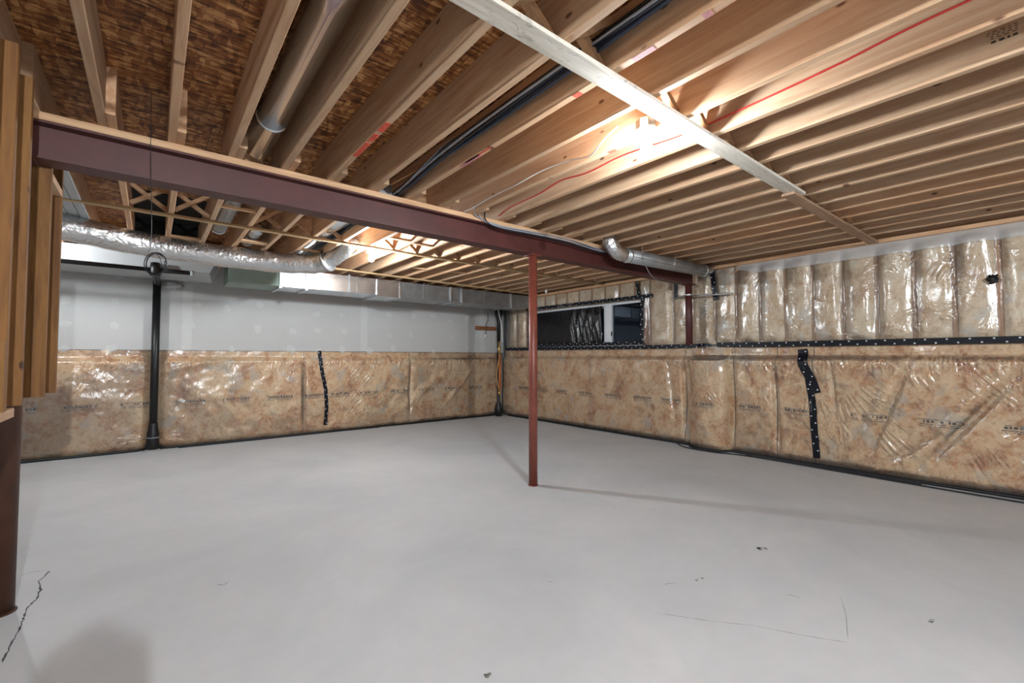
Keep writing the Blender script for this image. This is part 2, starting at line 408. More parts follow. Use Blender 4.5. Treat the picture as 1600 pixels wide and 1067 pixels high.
# paint marks on undersides
def mark(px0, py0, px1, py1, k, mat, w=0.03):
    a = onz(px0, py0, ZJ); b = onz(px1, py1, ZJ); x = JX+SP*k
    MB().box(x+0.004, x+0.004+w, min(a.y, b.y), max(a.y, b.y), ZJ-0.0016, ZJ+0.001).build('paint_mark', mat, ce)
mark(550, 243, 572, 222, 3, 'red_paint'); mark(574, 219, 584, 208, 3, 'red_paint'); mark(588, 204, 604, 191, 3, 'red_paint')
mark(705, 255, 740, 238, 5, 'pink_paint'); mark(715, 250, 760, 228, 5, 'red_paint', 0.012)
mark(893, 149, 903, 142, 5, 'red_paint'); mark(1095, 22, 1108, 14, 5, 'pink_paint'); mark(985, 90, 1020, 72, 5, 'pink_paint')
mark(950, 238, 960, 232, 7, 'red_paint')
# grade stamp on a joist side
g = MB()
kx = JX+SP*9-0.0008
for r_, (z, h) in enumerate(((2.462, .009), (2.480, .0025), (2.489, .0025), (2.498, .0025), (2.507, .0025))):
    yy = 0.09
    while yy < 0.17:
        l = random.uniform(.006, .016); g.box(kx, kx+0.002, yy, yy+l, z, z+h); yy += l+.008
tag(g.build('grade_stamp', 'ink', ce), kind='stuff')

# trims
for nm, a, b, px in (('trim_1', -3.15, 7.50, 0.0),):
    t_ = MB().box(X1-0.14, X1+0.05, a, b, 2.359, ZJ-0.001).build(nm, 'lumber_y'); tag(t_, kind='structure')
# drywall on the upper left wall: sheets
dl = [( -3.15, -1.9), (-1.9, 0.36), (0.36, 2.80), (2.80, 5.24), (5.24, 5.80)]
for a, b in dl:
    MB().box(a+0.0015, b-0.0015, 7.502, 7.5595, 1.293, ZD-0.001).build('drywall_sheet', 'drywall', wl)
# joint compound over screws and seams
mud = MB()
def blob(cx, cz, rx, rz, y=7.4988, n=14):
    pts = []
    for i in range(n):
        t = 2*math.pi*i/n; q = 1+random.uniform(-.22, .22); pts.append((cx+rx*q*math.cos(t), y, cz+rz*q*math.sin(t)))
    mud.add(pts, [tuple(range(n))])
x = -2.8
while x < 5.7:
    for z in (1.34, 1.62, 1.93, 2.28):
        if random.random() < .8: blob(x+random.uniform(-.05, .05), z+random.uniform(-.05, .05), random.uniform(.035, .065), random.uniform(.035, .07))
    x += 0.405
for sx in (-1.9, 0.36, 2.80, 5.24):
    for zz in np.arange(1.30, 2.6, 0.09): 
        mud.add([(sx-.05-random.uniform(0,.012), 7.4984, zz), (sx+.05+random.uniform(0,.012), 7.4984, zz), (sx+.05+random.uniform(0,.012), 7.4984, zz+.09), (sx-.05-random.uniform(0,.012), 7.4984, zz+.09)], [(0,1,2,3)])
tag(mud.build('joint_compound', 'mud', wl), kind='stuff')

# ================================================================== INSULATION
BR = 2.98                                        # pier position on the right wall
def folds(u, z, segs):
    h = np.zeros_like(u)
    for (u0, z0, u1, z1, wd, am) in segs:
        L = math.hypot(u1-u0, z1-z0); dx, dz = (u1-u0)/L, (z1-z0)/L
        t = ((u-u0)*dx+(z-z0)*dz)/L; p = -(u-u0)*dz+(z-z0)*dx
        e = np.clip(t*(1-t)*4, 0, 1)**0.7
        h += am*np.exp(-(p/wd)**2)*e*(t > 0)*(t < 1)
    return h
LFOLD = [(1.86, .06, 1.84, 1.22, .03, -.035), (3.62, .05, 3.66, 1.22, .03, -.02), (0.9, 1.22, 0.1, 1.0, .04, .015), (5.1, 1.1, 4.2, .15, .05, .018), (4.5, 1.0, 3.2, .1, .06, .015)]
RFOLD = [(0.95, 1.20, 1.30, .20, .028, -.035), (1.02, 1.2, 1.36, .30, .05, .016), (0.22, 1.12, 0.92, .12, .035, -.04), (0.34, 1.1, 1.0, .15, .06, .02), (0.75, .5, 1.25, .08, .03, -.02), (-.05, .95, .35, .5, .04, -.03),
         (2.20, 1.2, 2.14, .05, .03, -.045), (3.60, 1.2, 3.50, .35, .03, -.035), (3.36, 1.2, 3.32, .05, .03, -.06), (2.66, 1.2, 2.68, .05, .035, -.07), (1.62, 1.2, 1.58, .5, .02, -.02), (4.3, 1.0, 4.35, .2, .1, .01)]
def dep_left(u, z):
    top = 1-sst(z, 1.13, 1.215)
    return 0.045 + top*(0.045+0.014*fbm(u*1.3, z*1.6, 3)+folds(u, z, LFOLD)) + 0.004*fbm(u*9, z*9, 2) - 0.03*(1-sst(z, 0.0, 0.10)) + np.where(True, -0.05*np.exp(-((u-0.03)/0.09)**2), 0)
def dep_right(u, z):
    top = 1-sst(z, 1.15, 1.235)
    pier = np.sqrt(np.clip(1-((u-BR)/.27)**2, 0, 1))
    d = 0.055 + top*(0.062+0.017*fbm(u*1.2+9, z*1.5, 3)+folds(u, z, RFOLD)) + 0.005*fbm(u*9+3, z*9, 2) - 0.035*(1-sst(z, 0.0, 0.10))
    return d + pier*(0.04+0.12*top)
UPP = 5.80                                       # upper stud face on the right wall
studs = [y for y in np.arange(-3.0, 7.5, 0.292)]
studs = [3.89, 3.50, 3.20, 2.90, 2.62, 2.335, 2.05, 1.77, 1.49, 1.20, .91, .63, .345, .05, -.24, -.53, -.82, -1.11, -1.40, -1.69, -1.98, -2.27, -2.56, -2.85, 4.16, 4.45, 4.74, 5.03, 5.32, 5.61, 5.90, 6.19, 6.48, 6.72, 7.02, 7.30]
def dep_upper(u, z):
    d = np.full_like(u, 9.0)
    for s in studs: d = np.minimum(d, np.abs(u-s-0.019))
    b = 1-np.exp(-(d/0.055)**2)
    edge = sst(z, 1.36, 1.46)*(1-sst(z, 2.26, 2.36))
    return 0.002 + b*edge*(0.026+0.018*fbm(u*2.3, z*1.7, 3))
def surf(side, u, z, extra=0.0):
    u = np.asarray(u, float); z = np.asarray(z, float)
    if side == 'L': return np.stack([u, 7.545-dep_left(u, z)-extra, z], -1)
    if side == 'R': return np.stack([5.85-dep_right(u, z)-extra, u, z], -1)
    if side == 'U': return np.stack([UPP-dep_upper(u, z)-extra, u, z], -1)
def grid_obj(name, side, u0, u1, z0, z1, step, mat, parent=None, extra=0.0, hole=None, jag=None):
    nu = max(2, int((u1-u0)/step)+1); nz = max(2, int((z1-z0)/step)+1)
    U, Z = np.meshgrid(np.linspace(u0, u1, nu), np.linspace(z0, z1, nz), indexing='ij')
    if jag is not None: Z = Z+jag(U, Z)
    ex = extra(U, Z) if callable(extra) else extra
    V = surf(side, U, Z, ex).reshape(-1, 3)
    i = np.arange(nu-1)[:, None]; j = np.arange(nz-1)[None, :]
    a = i*nz+j; F = np.stack([a, a+nz, a+nz+1, a+1], -1).reshape(-1, 4)
    if hole is not None:
        uc = (U[:-1, :-1]+U[1:, 1:])/2; zc = (Z[:-1, :-1]+Z[1:, 1:])/2
        keep = ~((uc > hole[0]) & (uc < hole[1]) & (zc > hole[2]) & (zc < hole[3]))
        F = F[keep.reshape(-1)]
    if side in ('R', 'U'): F = F[:, ::-1]
    me = bpy.data.meshes.new(name); me.vertices.add(len(V)); me.vertices.foreach_set('co', V.astype(np.float32).ravel())
    me.loops.add(F.size); me.loops.foreach_set('vertex_index', F.astype(np.int32).ravel())
    me.polygons.add(len(F)); me.polygons.foreach_set('loop_start', np.arange(0, F.size, 4, dtype=np.int32))
    me.polygons.foreach_set('loop_total', np.full(len(F), 4, np.int32)); me.update(calc_edges=True); me.validate()
    return finish(name, me, mat, parent, True)

def label_print(side, u, z, parent, w=0.33, flip=1):
    """block of faint print: rows of short dashes"""
    mb = MB(); rnd = random.Random(int(u*1000))
    for zz, h, gap in ((z+.034, .006, .003), (z+.006, .022, .010), (z-.012, .007, .003), (z-.030, .006, .003)):
        p = -w/2
        while p < w/2-.01:
            l = rnd.uniform(.008, .03)
            if rnd.random() < .78:
                q = surf(side, np.array([u+p, u+p+l, u+p+l, u+p]), np.array([zz, zz, zz+h, zz+h]), 0.0025)
                mb.add([tuple(a) for a in q], [(0,1,2,3) if side == 'L' else (3,2,1,0)])
            p += l+gap
    if mb.v: tag(mb.build('printed_label', 'ink', parent), kind='stuff')

# blankets on the lower left wall
LB = [(-3.1, 0.0, 'tan fibre insulation blanket behind film, left wall, left of the black drain pipe'),
      (0.0, 1.85, 'tan fibre insulation blanket on left wall just right of the black drain pipe'),
      (1.85, 3.63, 'tan fibre insulation blanket on left wall crossed by the short black dotted tape'),
      (3.63, 5.70, 'tan fibre insulation blanket on left wall running into the far corner')]
LP_ = [-0.66, -0.13, .42, .95, 1.51, 2.03, 2.40, 2.87, 3.43, 3.97, 4.52, 5.06, -1.2, -1.75, -2.3]
for a, b, lab in LB:
    o = grid_obj('insulation_blanket', 'L', a+.004, b-.004, 0.02, 1.285, 0.03, 'blanket'); tag(o, lab, 'insulation', 'fibre blankets along the left wall')
    for u in LP_:
        if a < u < b: label_print('L', u, 0.585, o)
RB = [(5.05, 7.42, 'tan fibre insulation blanket under the window, between corner and red post'),
      (3.34, 5.05, 'tan fibre insulation blanket on right wall just left of the rounded pier'),
      (2.67, 3.34, 'narrow insulation blanket wrapped round the pier below the short steel column'),
      (2.17, 2.67, 'tan fibre insulation blanket on right wall just right of the rounded pier'),
      (1.79, 2.17, 'narrow grey-tan insulation blanket left of the slanting black tape'),
      (-0.6, 1.79, 'large creased tan insulation blanket right of the slanting black tape'),
      (-3.1, -0.6, 'tan fibre insulation blanket on right wall nearest the camera, beyond the frame')]
RP_ = [6.78, 6.25, 5.70, 5.14, 4.56, 4.02, 3.56, 3.0, 2.46, 1.97, 1.31, .76, .22, -.35, -.9, -1.5]
for a, b, lab in RB:
    o = grid_obj('insulation_blanket', 'R', a+.004, b-.004, 0.02, 1.335, 0.028, 'blanket'); tag(o, lab, 'insulation', 'fibre blankets along the right wall')
    for u in RP_:
        if a+.05 < u < b-.05: label_print('R', u, 0.575, o, w=0.30 if b-a > .6 else .24)
    if b < 6 and b > -1:
        pass
for u in (6.5, 5.9, 1.35): pass
# studs and batts of the upper right wall
sm = board_mesh(0.075, 0.038, 2.359-1.365, 0.002, 2).mesh('wall_stud'); sm.materials.append(M['lumber_wall'])
ss = board_mesh(0.075, 0.038, 2.359-WZ1-.04, 0.002, 2).mesh('cripple_stud'); ss.materials.append(M['lumber_wall'])
for s_ in studs:
    inw = WY0-.02 < s_+.019 < WY1+.02
    o = bpy.data.objects.new('wall_stud', ss if inw else sm); COL.objects.link(o); o.parent = wr; o.location = (UPP+.001, s_, WZ1+.04 if inw else 1.365)
ssrt = sorted(studs)
for a, b in zip(ssrt[:-1], ssrt[1:]):
    inw = a >= 3.8 and b <= 6.75
    if b-a < .06: continue
    grid_obj('insulation_batt', 'U', a+.040, b-.002, (WZ1+.04 if inw else 1.37), 2.355, 0.028, 'batt', wr, extra=-0.006)
MB().box(UPP, UPP+.09, 3.928, 4.03, 1.365, 2.14).build('window_jamb', 'lumber_z', wr)
MB().box(UPP, UPP+.09, 6.63, 6.72, 1.365, 2.14).build('window_jamb', 'lumber_z', wr)
MB().box(UPP, UPP+.09, 4.03, 6.63, 2.105, 2.138).build('window_header', 'lumber_y', wr)

# clear film, with pulled creases
def creases(n, u0, u1, z0, z1, kind, seed):
    """n bundles of pulled creases; each bundle fans out or runs side by side"""
    r = np.random.RandomState(seed); out = []
    for i in range(n):
        u = r.uniform(u0, u1); m_ = r.randint(3, 9)
        if kind == 'low':
            z = 1.205-abs(r.normal(0, .03)) if r.rand() < .75 else r.uniform(.3, 1.1)
            base = -90+r.normal(-14, 16); L0 = r.uniform(.07, .24); gap = r.uniform(.018, .035)
        elif kind == 'diag':
            z = r.uniform(.35, 1.1); base = -128+r.normal(0, 9); L0 = r.uniform(.15, .5); gap = r.uniform(.025, .05)
        else:
            s_ = studs[r.randint(0, 24)] if r.rand() < .75 else u
            u = s_+.019; z = r.uniform(z0, z1); base = r.choice([-25, -150, -60, -120, 10, 170])+r.normal(0, 12); L0 = r.uniform(.07, .20); gap = r.uniform(.012, .03)
        fan = r.uniform(-7, 7)
        for k in range(m_):
            a = math.radians(base+fan*(k-m_/2)+r.normal(0, 3)); L = L0*r.uniform(.5, 1.1)
            px, pz = -math.sin(math.radians(base)), math.cos(math.radians(base))
            uu = u+px*gap*(k-m_/2)+r.normal(0, .004); zz = z+pz*gap*(k-m_/2)+r.normal(0, .01)
            if kind == 'low': zz = min(zz, 1.215)
            out.append((uu, zz, uu+L*math.cos(a), zz+L*math.sin(a), r.uniform(.0055, .0095), r.uniform(.0030, .0080)))
    return out
def crease_field(U, Z, segs):
    h = np.zeros_like(U); us = U[:, 0]; zs = Z[0, :]
    for s in segs:
        m_ = 0.03; i0, i1 = np.searchsorted(us, [min(s[0], s[2])-m_, max(s[0], s[2])+m_]); j0, j1 = np.searchsorted(zs, [min(s[1], s[3])-m_, max(s[1], s[3])+m_])
        if i1 > i0+1 and j1 > j0+1: h[i0:i1, j0:j1] += folds(U[i0:i1, j0:j1], Z[i0:i1, j0:j1], [s])
    return h
CL = creases(90, -1.0, 5.6, 0, 0, 'low', 3)+creases(18, 2.4, 5.5, 0, 0, 'diag', 4)
for k in range(16):   # gathered round the foot of the drain pipe
    a = math.radians(random.uniform(-35, 35)); sg = random.choice((-1, 1)); L = random.uniform(.15, .32)
    CL.append((0.03+sg*.07, .16, 0.03+sg*(.07+L*math.cos(a)), .16+L*math.sin(a)*.8, .007, .006))
CR = creases(84, -1.2, 7.3, 0, 0, 'low', 5)+creases(12, -.8, 1.5, 0, 0, 'diag', 6)+creases(46, -.3, 3.8, 0, 0, 'low', 8)
CU = creases(120, -1.2, 4.0, 1.42, 2.28, 'up', 9)+creases(14, 4.2, 7.2, 0, 0, 'diag', 10)
o = grid_obj('plastic_sheet', 'L', -2.0, 5.72, 0.012, 1.292, 0.0075, 'film', extra=lambda U, Z: 0.009+crease_field(U, Z, CL)+0.0016*fbm(U*6, Z*4, 3))
tag(o, 'clear crinkled plastic sheet over the insulation of the left wall', 'plastic sheet')
o = grid_obj('plastic_sheet', 'R', -1.6, 7.40, 0.012, 1.345, 0.0075, 'film', extra=lambda U, Z: 0.009+crease_field(U, Z, CR)+0.0018*fbm(U*6, Z*4, 3))
tag(o, 'clear crinkled plastic sheet over the lower right wall, below the long black tape', 'plastic sheet')
o = grid_obj('plastic_sheet', 'U', -1.6, 7.40, 1.345, 2.356, 0.0075, 'film', extra=lambda U, Z: 0.010+crease_field(U, Z, CU)+0.004*fbm(U*5, Z*3, 3), hole=(4.02, 6.64, 1.37, 2.10))
tag(o, 'shiny clear plastic sheet over the studs of the upper right wall', 'plastic sheet')
o = grid_obj('plastic_flap', 'U', -3.1, 2.62, 2.235, 2.385, 0.02, 'film_milky', extra=lambda U, Z: 0.030+0.006*fbm(U*3, Z*3, 3), jag=lambda U, Z: 0.06*sst(U, 2.3, 2.62)*(2.385-Z)/.15)
tag(o, 'milky strip of plastic folded down along the top of the right wall', 'plastic sheet')

# ------------------------------------------------------------------ tapes
def side_dep(side, u, z):
    if side == 'B': return 5.765 if z >= 1.30 else 5.75
def tape(label, side, path, width, extra=0.014, dots=True, group=None, part=None, fixed=None, seg=0.04):
    """ribbon along (u,z) path on a wall surface, with two rows of printed dots"""
    P = []
    for (a, b), (c, d) in zip(path[:-1], path[1:]):
        n = max(1, int(math.hypot(c-a, d-b)/seg)); P += [(a+(c-a)*i/n, b+(d-b)*i/n) for i in range(n)]
    P.append(path[-1]); N = len(P)
    dirs = []
    for i in range(N):
        a = P[max(0, i-1)]; b = P[min(N-1, i+1)]; L = math.hypot(b[0]-a[0], b[1]-a[1]); dirs.append(((b[0]-a[0])/L, (b[1]-a[1])/L))
    def at(u, z, e):
        if fixed is not None: return (fixed-e, u, z)
        q = surf(side, np.array([u]), np.array([z]), e)[0]; return tuple(q)
    mb = MB()
    rows = (-.5, -.17, .17, .5)
    V = []
    for i, ((u, z), (du, dz)) in enumerate(zip(P, dirs)):
        wob = 0.004*math.sin(i*1.7)
        for r_ in rows: V.append(at(u-dz*width*r_*(1+wob*6), z+du*width*r_, extra+0.002*math.sin(i*2.1+r_*5)))
    F = [(i*4+k, (i+1)*4+k, (i+1)*4+k+1, i*4+k+1) for i in range(N-1) for k in range(3)]
    # back face for thickness
    nV = len(V); VB = [tuple(Vector(v)+Vector((0.002, 0, 0)) if side != 'L' else Vector(v)+Vector((0, 0.002, 0))) for v in V]
    mb.add(V+VB, F+[tuple(x+nV for x in f[::-1]) for f in F])
    o = mb.build('tape', 'tape', part, True)
    if part is None: tag(o, label, 'tape', group)
    if dots:
        db = MB(); t_ = 0.03; i = 0; acc = 0
        dist = [0]
        for (a, b), (c, d) in zip(P[:-1], P[1:]): dist.append(dist[-1]+math.hypot(c-a, d-b))
        k = 0
        while t_ < dist[-1]-.02:
            j = max(x for x in range(N) if dist[x] <= t_); j = min(j, N-2); f = (t_-dist[j])/(dist[j+1]-dist[j])
            u = P[j][0]+(P[j+1][0]-P[j][0])*f; z = P[j][1]+(P[j+1][1]-P[j][1])*f; du, dz = dirs[j]
            s_ = (0.27 if k % 2 else -0.27)*width; cu, cz = u-dz*s_, z+du*s_
            n = 8; ro, ri = .0085, .0035
            vs = [at(cu+ro*math.cos(2*math.pi*a/n), cz+ro*.9*math.sin(2*math.pi*a/n), extra+.0045) for a in range(n)]
            db.add(vs, [tuple(range(n))])
            t_ += 0.075; k += 1
        tag(db.build('printed_dots', 'dots', o), kind='stuff')
    return o
tape('short slightly bowed black dotted tape down the left wall insulation', 'L', [(2.08, 1.30), (2.10, 1.05), (2.17, .70), (2.19, .40), (2.17, .12)], .055)
tape('long black dotted tape running level along the right wall to the corner', 'U', [(-3.0, 1.345), (.3, 1.350), (2.3, 1.352), (2.88, 1.36)], .062, extra=0.022, fixed=5.772)
tape('black dotted tape below the window, from the corner to the short steel column', 'U', [(2.98, 1.355), (4.0, 1.35), (5.6, 1.358), (7.36, 1.365)], .055, fixed=5.770)
tape('wide black tape slanting down the insulation on the right wall, upper torn piece', 'R', [(1.90, 1.29), (1.88, 1.12), (1.80, .94), (1.76, .80)], .10, extra=0.019)
tape('long lower run of the slanting black dotted tape on the right wall', 'R', [(1.83, .95), (1.80, .72), (1.785, .40), (1.765, .09)], .068)
tape('black dotted tape along the top edge of the window', 'U', [(3.84, 2.115), (4.9, 2.125), (6.72, 2.14)], .055, fixed=5.775)
tape('black dotted tape down the right edge of the window', 'U', [(4.02, 2.10), (4.035, 1.75), (4.03, 1.40)], .05, fixed=5.773)
tape('black dotted tape down the left edge of the window, behind the post', 'U', [(6.64, 2.10), (6.645, 1.75), (6.64, 1.40)], .05, fixed=5.773)
tape('short upright black tape above the right corner of the window', 'U', [(4.11, 2.36), (4.09, 2.24), (4.08, 2.14)], .055, fixed=5.765)
tape('short black tape under the beam, between window and steel column', 'U', [(3.46, 2.25), (3.46, 2.02)], .05, fixed=5.765, dots=False)
tape('black tape hanging on the wall just right of the steel column', 'U', [(2.93, 2.36), (2.91, 2.15), (2.88, 1.95)], .06, fixed=5.765)
tape('black dotted tape along the window sill edge', 'U', [(4.05, 1.415), (5.2, 1.42), (6.6, 1.425)], .05, fixed=5.768)

# ------------------------------------------------------------------ window
wn = MB()
fx0, fx1 = 5.90, 5.95
wn.box(fx0, fx1, WY0, WY1, WZ1-.045, WZ1); wn.box(fx0, fx1, WY0, WY1, WZ0, WZ0+.035)
wn.box(fx0, fx1, WY0, WY0+.03, WZ0, WZ1); wn.box(fx0, fx1, WY1-.03, WY1, WZ0, WZ1)
wn = wn.build('window_1', 'white_paint'); tag(wn, kind='structure')
MB().box(5.885, 5.945, 4.70, 4.84, WZ0+.03, WZ1-.03).build('mullion', 'white_paint', wn)
MB().box(5.892, 5.94, 4.84, 6.59, WZ1-.075, WZ1-.045).build('sash_rail', 'white_paint', wn)
MB().box(5.892, 5.94, 4.84, 4.865, WZ0+.04, WZ1-.05).build('sash_stile', 'white_paint', wn)
MB().box(5.925, 5.931, 4.08, 4.70, WZ0+.03, WZ1-.04).build('pane', 'glass', wn)
MB().box(5.925, 5.931, 4.84, 6.59, WZ0+.03, WZ1-.07).build('pane', 'glass', wn)
MB().box(5.79, 5.90, WY0, WY1, WZ0-.018, WZ0).build('window_sill', 'white_paint', wn)
MB().box(5.885, 5.90, 4.70, 4.72, 1.55, 1.62).build('window_latch', 'camera_black', wn)
# black sheet over the left light
n1, n2 = 120, 40; V = []
for i in range(n1):
    for j in range(n2):
        s_ = i/(n1-1); t_ = j/(n2-1); y = 4.86+(6.60-4.86)*s_; z = 2.055-0.655*t_
        fold_ = (0.020*math.sin(s_*70+2.2*math.sin(t_*3+s_*9))*(.25+.75*t_)+.012*math.sin(s_*150+t_*7))*(1.2 if s_ < .42 else .10)
        V.append((5.855-.02*math.sin(t_*3.1)-fold_, y, z))
F = [(i*n2+j, i*n2+j+1, (i+1)*n2+j+1, (i+1)*n2+j) for i in range(n1-1) for j in range(n2-1)]
o = MB().add(V, F).build('black_plastic_sheet', 'bag', None, True); tag(o, 'glossy black plastic sheet draped over the left part of the window', 'plastic sheet')

# ================================================================== STEEL
YB = 3.178
b = MB()
x0, x1 = -1.6, 5.70
bm_ = empty('steel_beam', (x0, YB, 2.17)); tag(bm_, 'long reddish brown steel I-beam crossing the basement under the joists', 'beam')
def at_beam(mb, name, mat): o = mb.build(name, mat, bm_); o.location = (-x0, -YB, -2.17); return o
at_beam(MB().box(x0, x1, YB-.067, YB+.067, 2.170, 2.181), 'bottom_flange', 'beam')
at_beam(MB().box(x0, x1, YB-.067, YB+.067, 2.348, 2.359), 'top_flange', 'beam')
at_beam(MB().box(x0, x1, YB-.0045, YB+.0045, 2.181, 2.348), 'web', 'beam')
o = MB().box(x0, x1-.02, YB-.072, YB+.072, 2.3592, 2.3965).build('nailer_plank', 'lumber_x'); tag(o, 'pale wooden plank bolted along the top of the steel beam', 'plank')
def post(x, y, r, z1, label, mat, z0=0.0, cap=True):
    e = empty('steel_post', (x, y, z0)); tag(e, label, 'post')
    MB().lathe([(r, 0.006), (r, z1-z0-.008)], 28).build('shaft', mat, e, True)
    if z0 == 0: MB().lathe([(r*1.18, 0.0), (r*1.18, .004), (r*1.02, .008)], 28).build('base_ring', mat, e)
    if cap: MB().box(-.065, .065, -.06, .06, z1-z0-.008, z1-z0-.0005).build('cap_plate', mat, e)
    return e
p_ = onz(835.5, 759, 0)
post(2.81, YB, .041, 2.17, 'slender red-brown steel post standing in the middle of the floor', 'post')
e = post(5.585, YB-.01, .045, 2.17, 'short red-brown steel column at the wall end of the beam', 'beam', z0=1.36)
MB().lathe([(.052, 0), (.052, .02)], 24).build('clamp_band', 'galv_dull', e).location = (0, 0, .66)
post(-.535, 3.175, .052, 2.17, 'dark brown steel post at the left edge under the stud wall', 'post_dark')
# bracing pipe at column
o = MB().tube([(5.66, 2.62, 2.0), (5.66, 3.44, 2.03)], .011, 8).build('clamp_rod', 'galv_dull', None, True); tag(o, 'thin metal rod across the wall at the top of the short steel column', 'rod')

# ------------------------------------------------------------------ straps under joists
def strap(name, label, mat, x0, x1, y0, y1, w, z1=ZJ-.0005, th=.019):
    d = Vector((x1-x0, y1-y0, 0)); L = d.length
    o = board_mesh(L, w, th, .0015, 0).build(name, mat); o.location = (x0, y0, z1-th); o.rotation_euler = (0, 0, math.atan2(d.y, d.x)); tag(o, label, 'board'); return o
strap('strapping_board', 'whitish dirty strapping board nailed under the joists beside the near bulb', 'strap_grey', .30, 3.66, 1.160, 1.160, .092)
strap('strapping_board', 'greyish brown strapping board continuing to the right wall', 'strap_dark', 3.52, 5.71, 1.185, 1.175, .085, z1=ZJ-.0205)
strap('strapping_board', 'plain strapping board left of the whitish one, toward the wall of studs', 'strap_grey', -2.6, .296, 1.155, 1.160, .09)
strap('strapping_board', 'thin pale strapping board under the far joists behind the beam', 'strap_pale', -1.5, 5.7, 4.64, 4.72, .060)
strap('strapping_board', 'pale strapping board under the far joists next to the wall duct', 'strap_pale', 1.55, 5.7, 6.10, 6.30, .055)

# ------------------------------------------------------------------ hanging stud wall at left
sw = empty('stud_wall', (-.445, 2.2, .962)); tag(sw, 'orange-brown unfinished stud wall hanging at the left edge of the room', 'stud wall')
def sb(mb, name, mat, loc):
    o = mb.build(name, mat, sw); o.location = Vector(loc)-Vector(sw.location); return o
sb(board_mesh(.089, 3.135, .036, .002, 1), 'bottom_plate', 'lumber_y', (-.512, -.5, .962))
for y_, z1 in ((-.48, 0), (-.07, 0), (.34, 0), (.75, 0), (1.16, 0), (1.57, 0), (1.92, 0), (2.12, 2.39), (2.475, 2.39), (2.74, 2.39), (3.255, 2.37), (3.60, 2.165)):  # plate and studs continue unseen toward the viewpoint, added to shade the visible faces
    zt = ZJ-.002
    sb(board_mesh(.089, .038, zt-1.0, .002, 2), 'stud', 'lumber_z', (-.512, y_, 0.9985))
sb(board_mesh(.089, .038, .26, .002, 2), 'short_block', 'lumber_z', (-.510, 2.437, 0.9985))
sb(board_mesh(.089, .30, .038, .002, 1), 'top_block', 'lumber_y', (-.512, 3.298, 2.12))

# ================================================================== SERVICES
def duct_seg(mb, x0, x1, y0, y1, z0, z1): mb.box(x0, x1, y0, y1, z0, z1)
# rectangular wall duct
wd = empty('wall_duct', (1.0, 6.8, 2.13)); tag(wd, 'long rectangular galvanised duct along the top of the left wall', 'duct')
def wdp(mb, n, mat, sm_=False):
    o = mb.build(n, mat, wd, sm_); o.location = -Vector(wd.location); return o
secs = [(.72, 1.30, 'galv_green'), (1.30, 1.62, 'galv'), (1.62, 2.62, 'galv'), (2.62, 2.98, 'galv'), (2.98, 3.9, 'galv_dull'), (3.9, 4.12, 'galv_dull'), (4.12, 5.2, 'galv_dull'), (5.2, 5.68, 'galv_dull')]
for i, (a, b_, mt) in enumerate(secs):
    k = 0.0 if i != 3 else .02
    wdp(MB().box(a+.001, b_-.001, 6.50-k, 7.02, 2.138-k, 2.375), 'duct_section', mt)
for xx in (1.30, 1.62, 2.62, 2.98, 3.9, 4.12, 5.2): wdp(MB().box(xx-.012, xx+.012, 6.475, 7.03, 2.112, 2.380), 'seam_cleat', 'galv')
for xx in (1.42, 1.52, 1.85, 2.08, 2.31): wdp(MB().box(xx-.002, xx+.002, 6.496, 6.502, 2.14, 2.37), 'crease_rib', 'galv')
# hangers
for xx in (2.2, 3.4, 4.6): wdp(MB().box(xx-.012, xx+.012, 6.493, 6.499, 2.14, 2.394), 'hanger_strap', 'galv_dull')
# white duct box far left
o = MB().add([(-3.0, 6.50, 2.217), (.52, 6.50, 2.217), (.62, 7.40, 2.217), (-3.0, 7.40, 2.217), (-3.0, 6.50, 2.39), (.60, 6.50, 2.39), (.70, 7.40, 2.39), (-3.0, 7.40, 2.39)],
             [(0,3,2,1),(4,5,6,7),(0,1,5,4),(1,2,6,5),(2,3,7,6),(3,0,4,7)]).build('white_duct_box', 'white_wrap')
tag(o, 'flat white wrapped duct box under the joists at the far left', 'duct')
# foil wrapped flexible duct
path = spline([(-3.1, 4.3, 2.285), (-1.6, 4.72, 2.28), (-.55, 5.20, 2.275), (.0, 5.52, 2.275), (.85, 5.60, 2.27), (1.30, 5.50, 2.27), (1.52, 5.38, 2.30), (1.64, 5.15, 2.38), (1.65, 4.85, 2.46)], 12)
def rf(i, N):
    base = .112*(1+.02*math.sin(i*.9)+.015*math.sin(i*2.3))*(1.0 if i < N-22 else .82)
    return lambda t: base*(1+.02*math.sin(3*t+i*.5)+.012*math.sin(7*t+i*1.3))
fd = MB().tube(path, .12, 26, rfun=rf).build('foil_duct', 'foil', None, True); tag(fd, 'crinkled foil-wrapped flexible duct sagging under the far left joists', 'duct')
for i in (74,):
    p = path[i]; q = path[i+1]; MB().tube([p, p+(q-p).normalized()*.03], .128, 22).build('foil_collar', 'galv', fd, True)
# white panned panel
pn = empty('joist_panel', (-.66, 4.5, 2.385)); tag(pn, 'white panel closing the joist bay beside the stud wall', 'panel')
MB().box(-.15, .215, -1.0, 1.05, -.002, .0115).build('board', 'white_wrap', pn)
for dx in (.02, .09, .16): MB().box(dx-.002, dx+.002, -1.0, 1.05, -.004, -.002).build('seam_line', 'cable_black', pn)
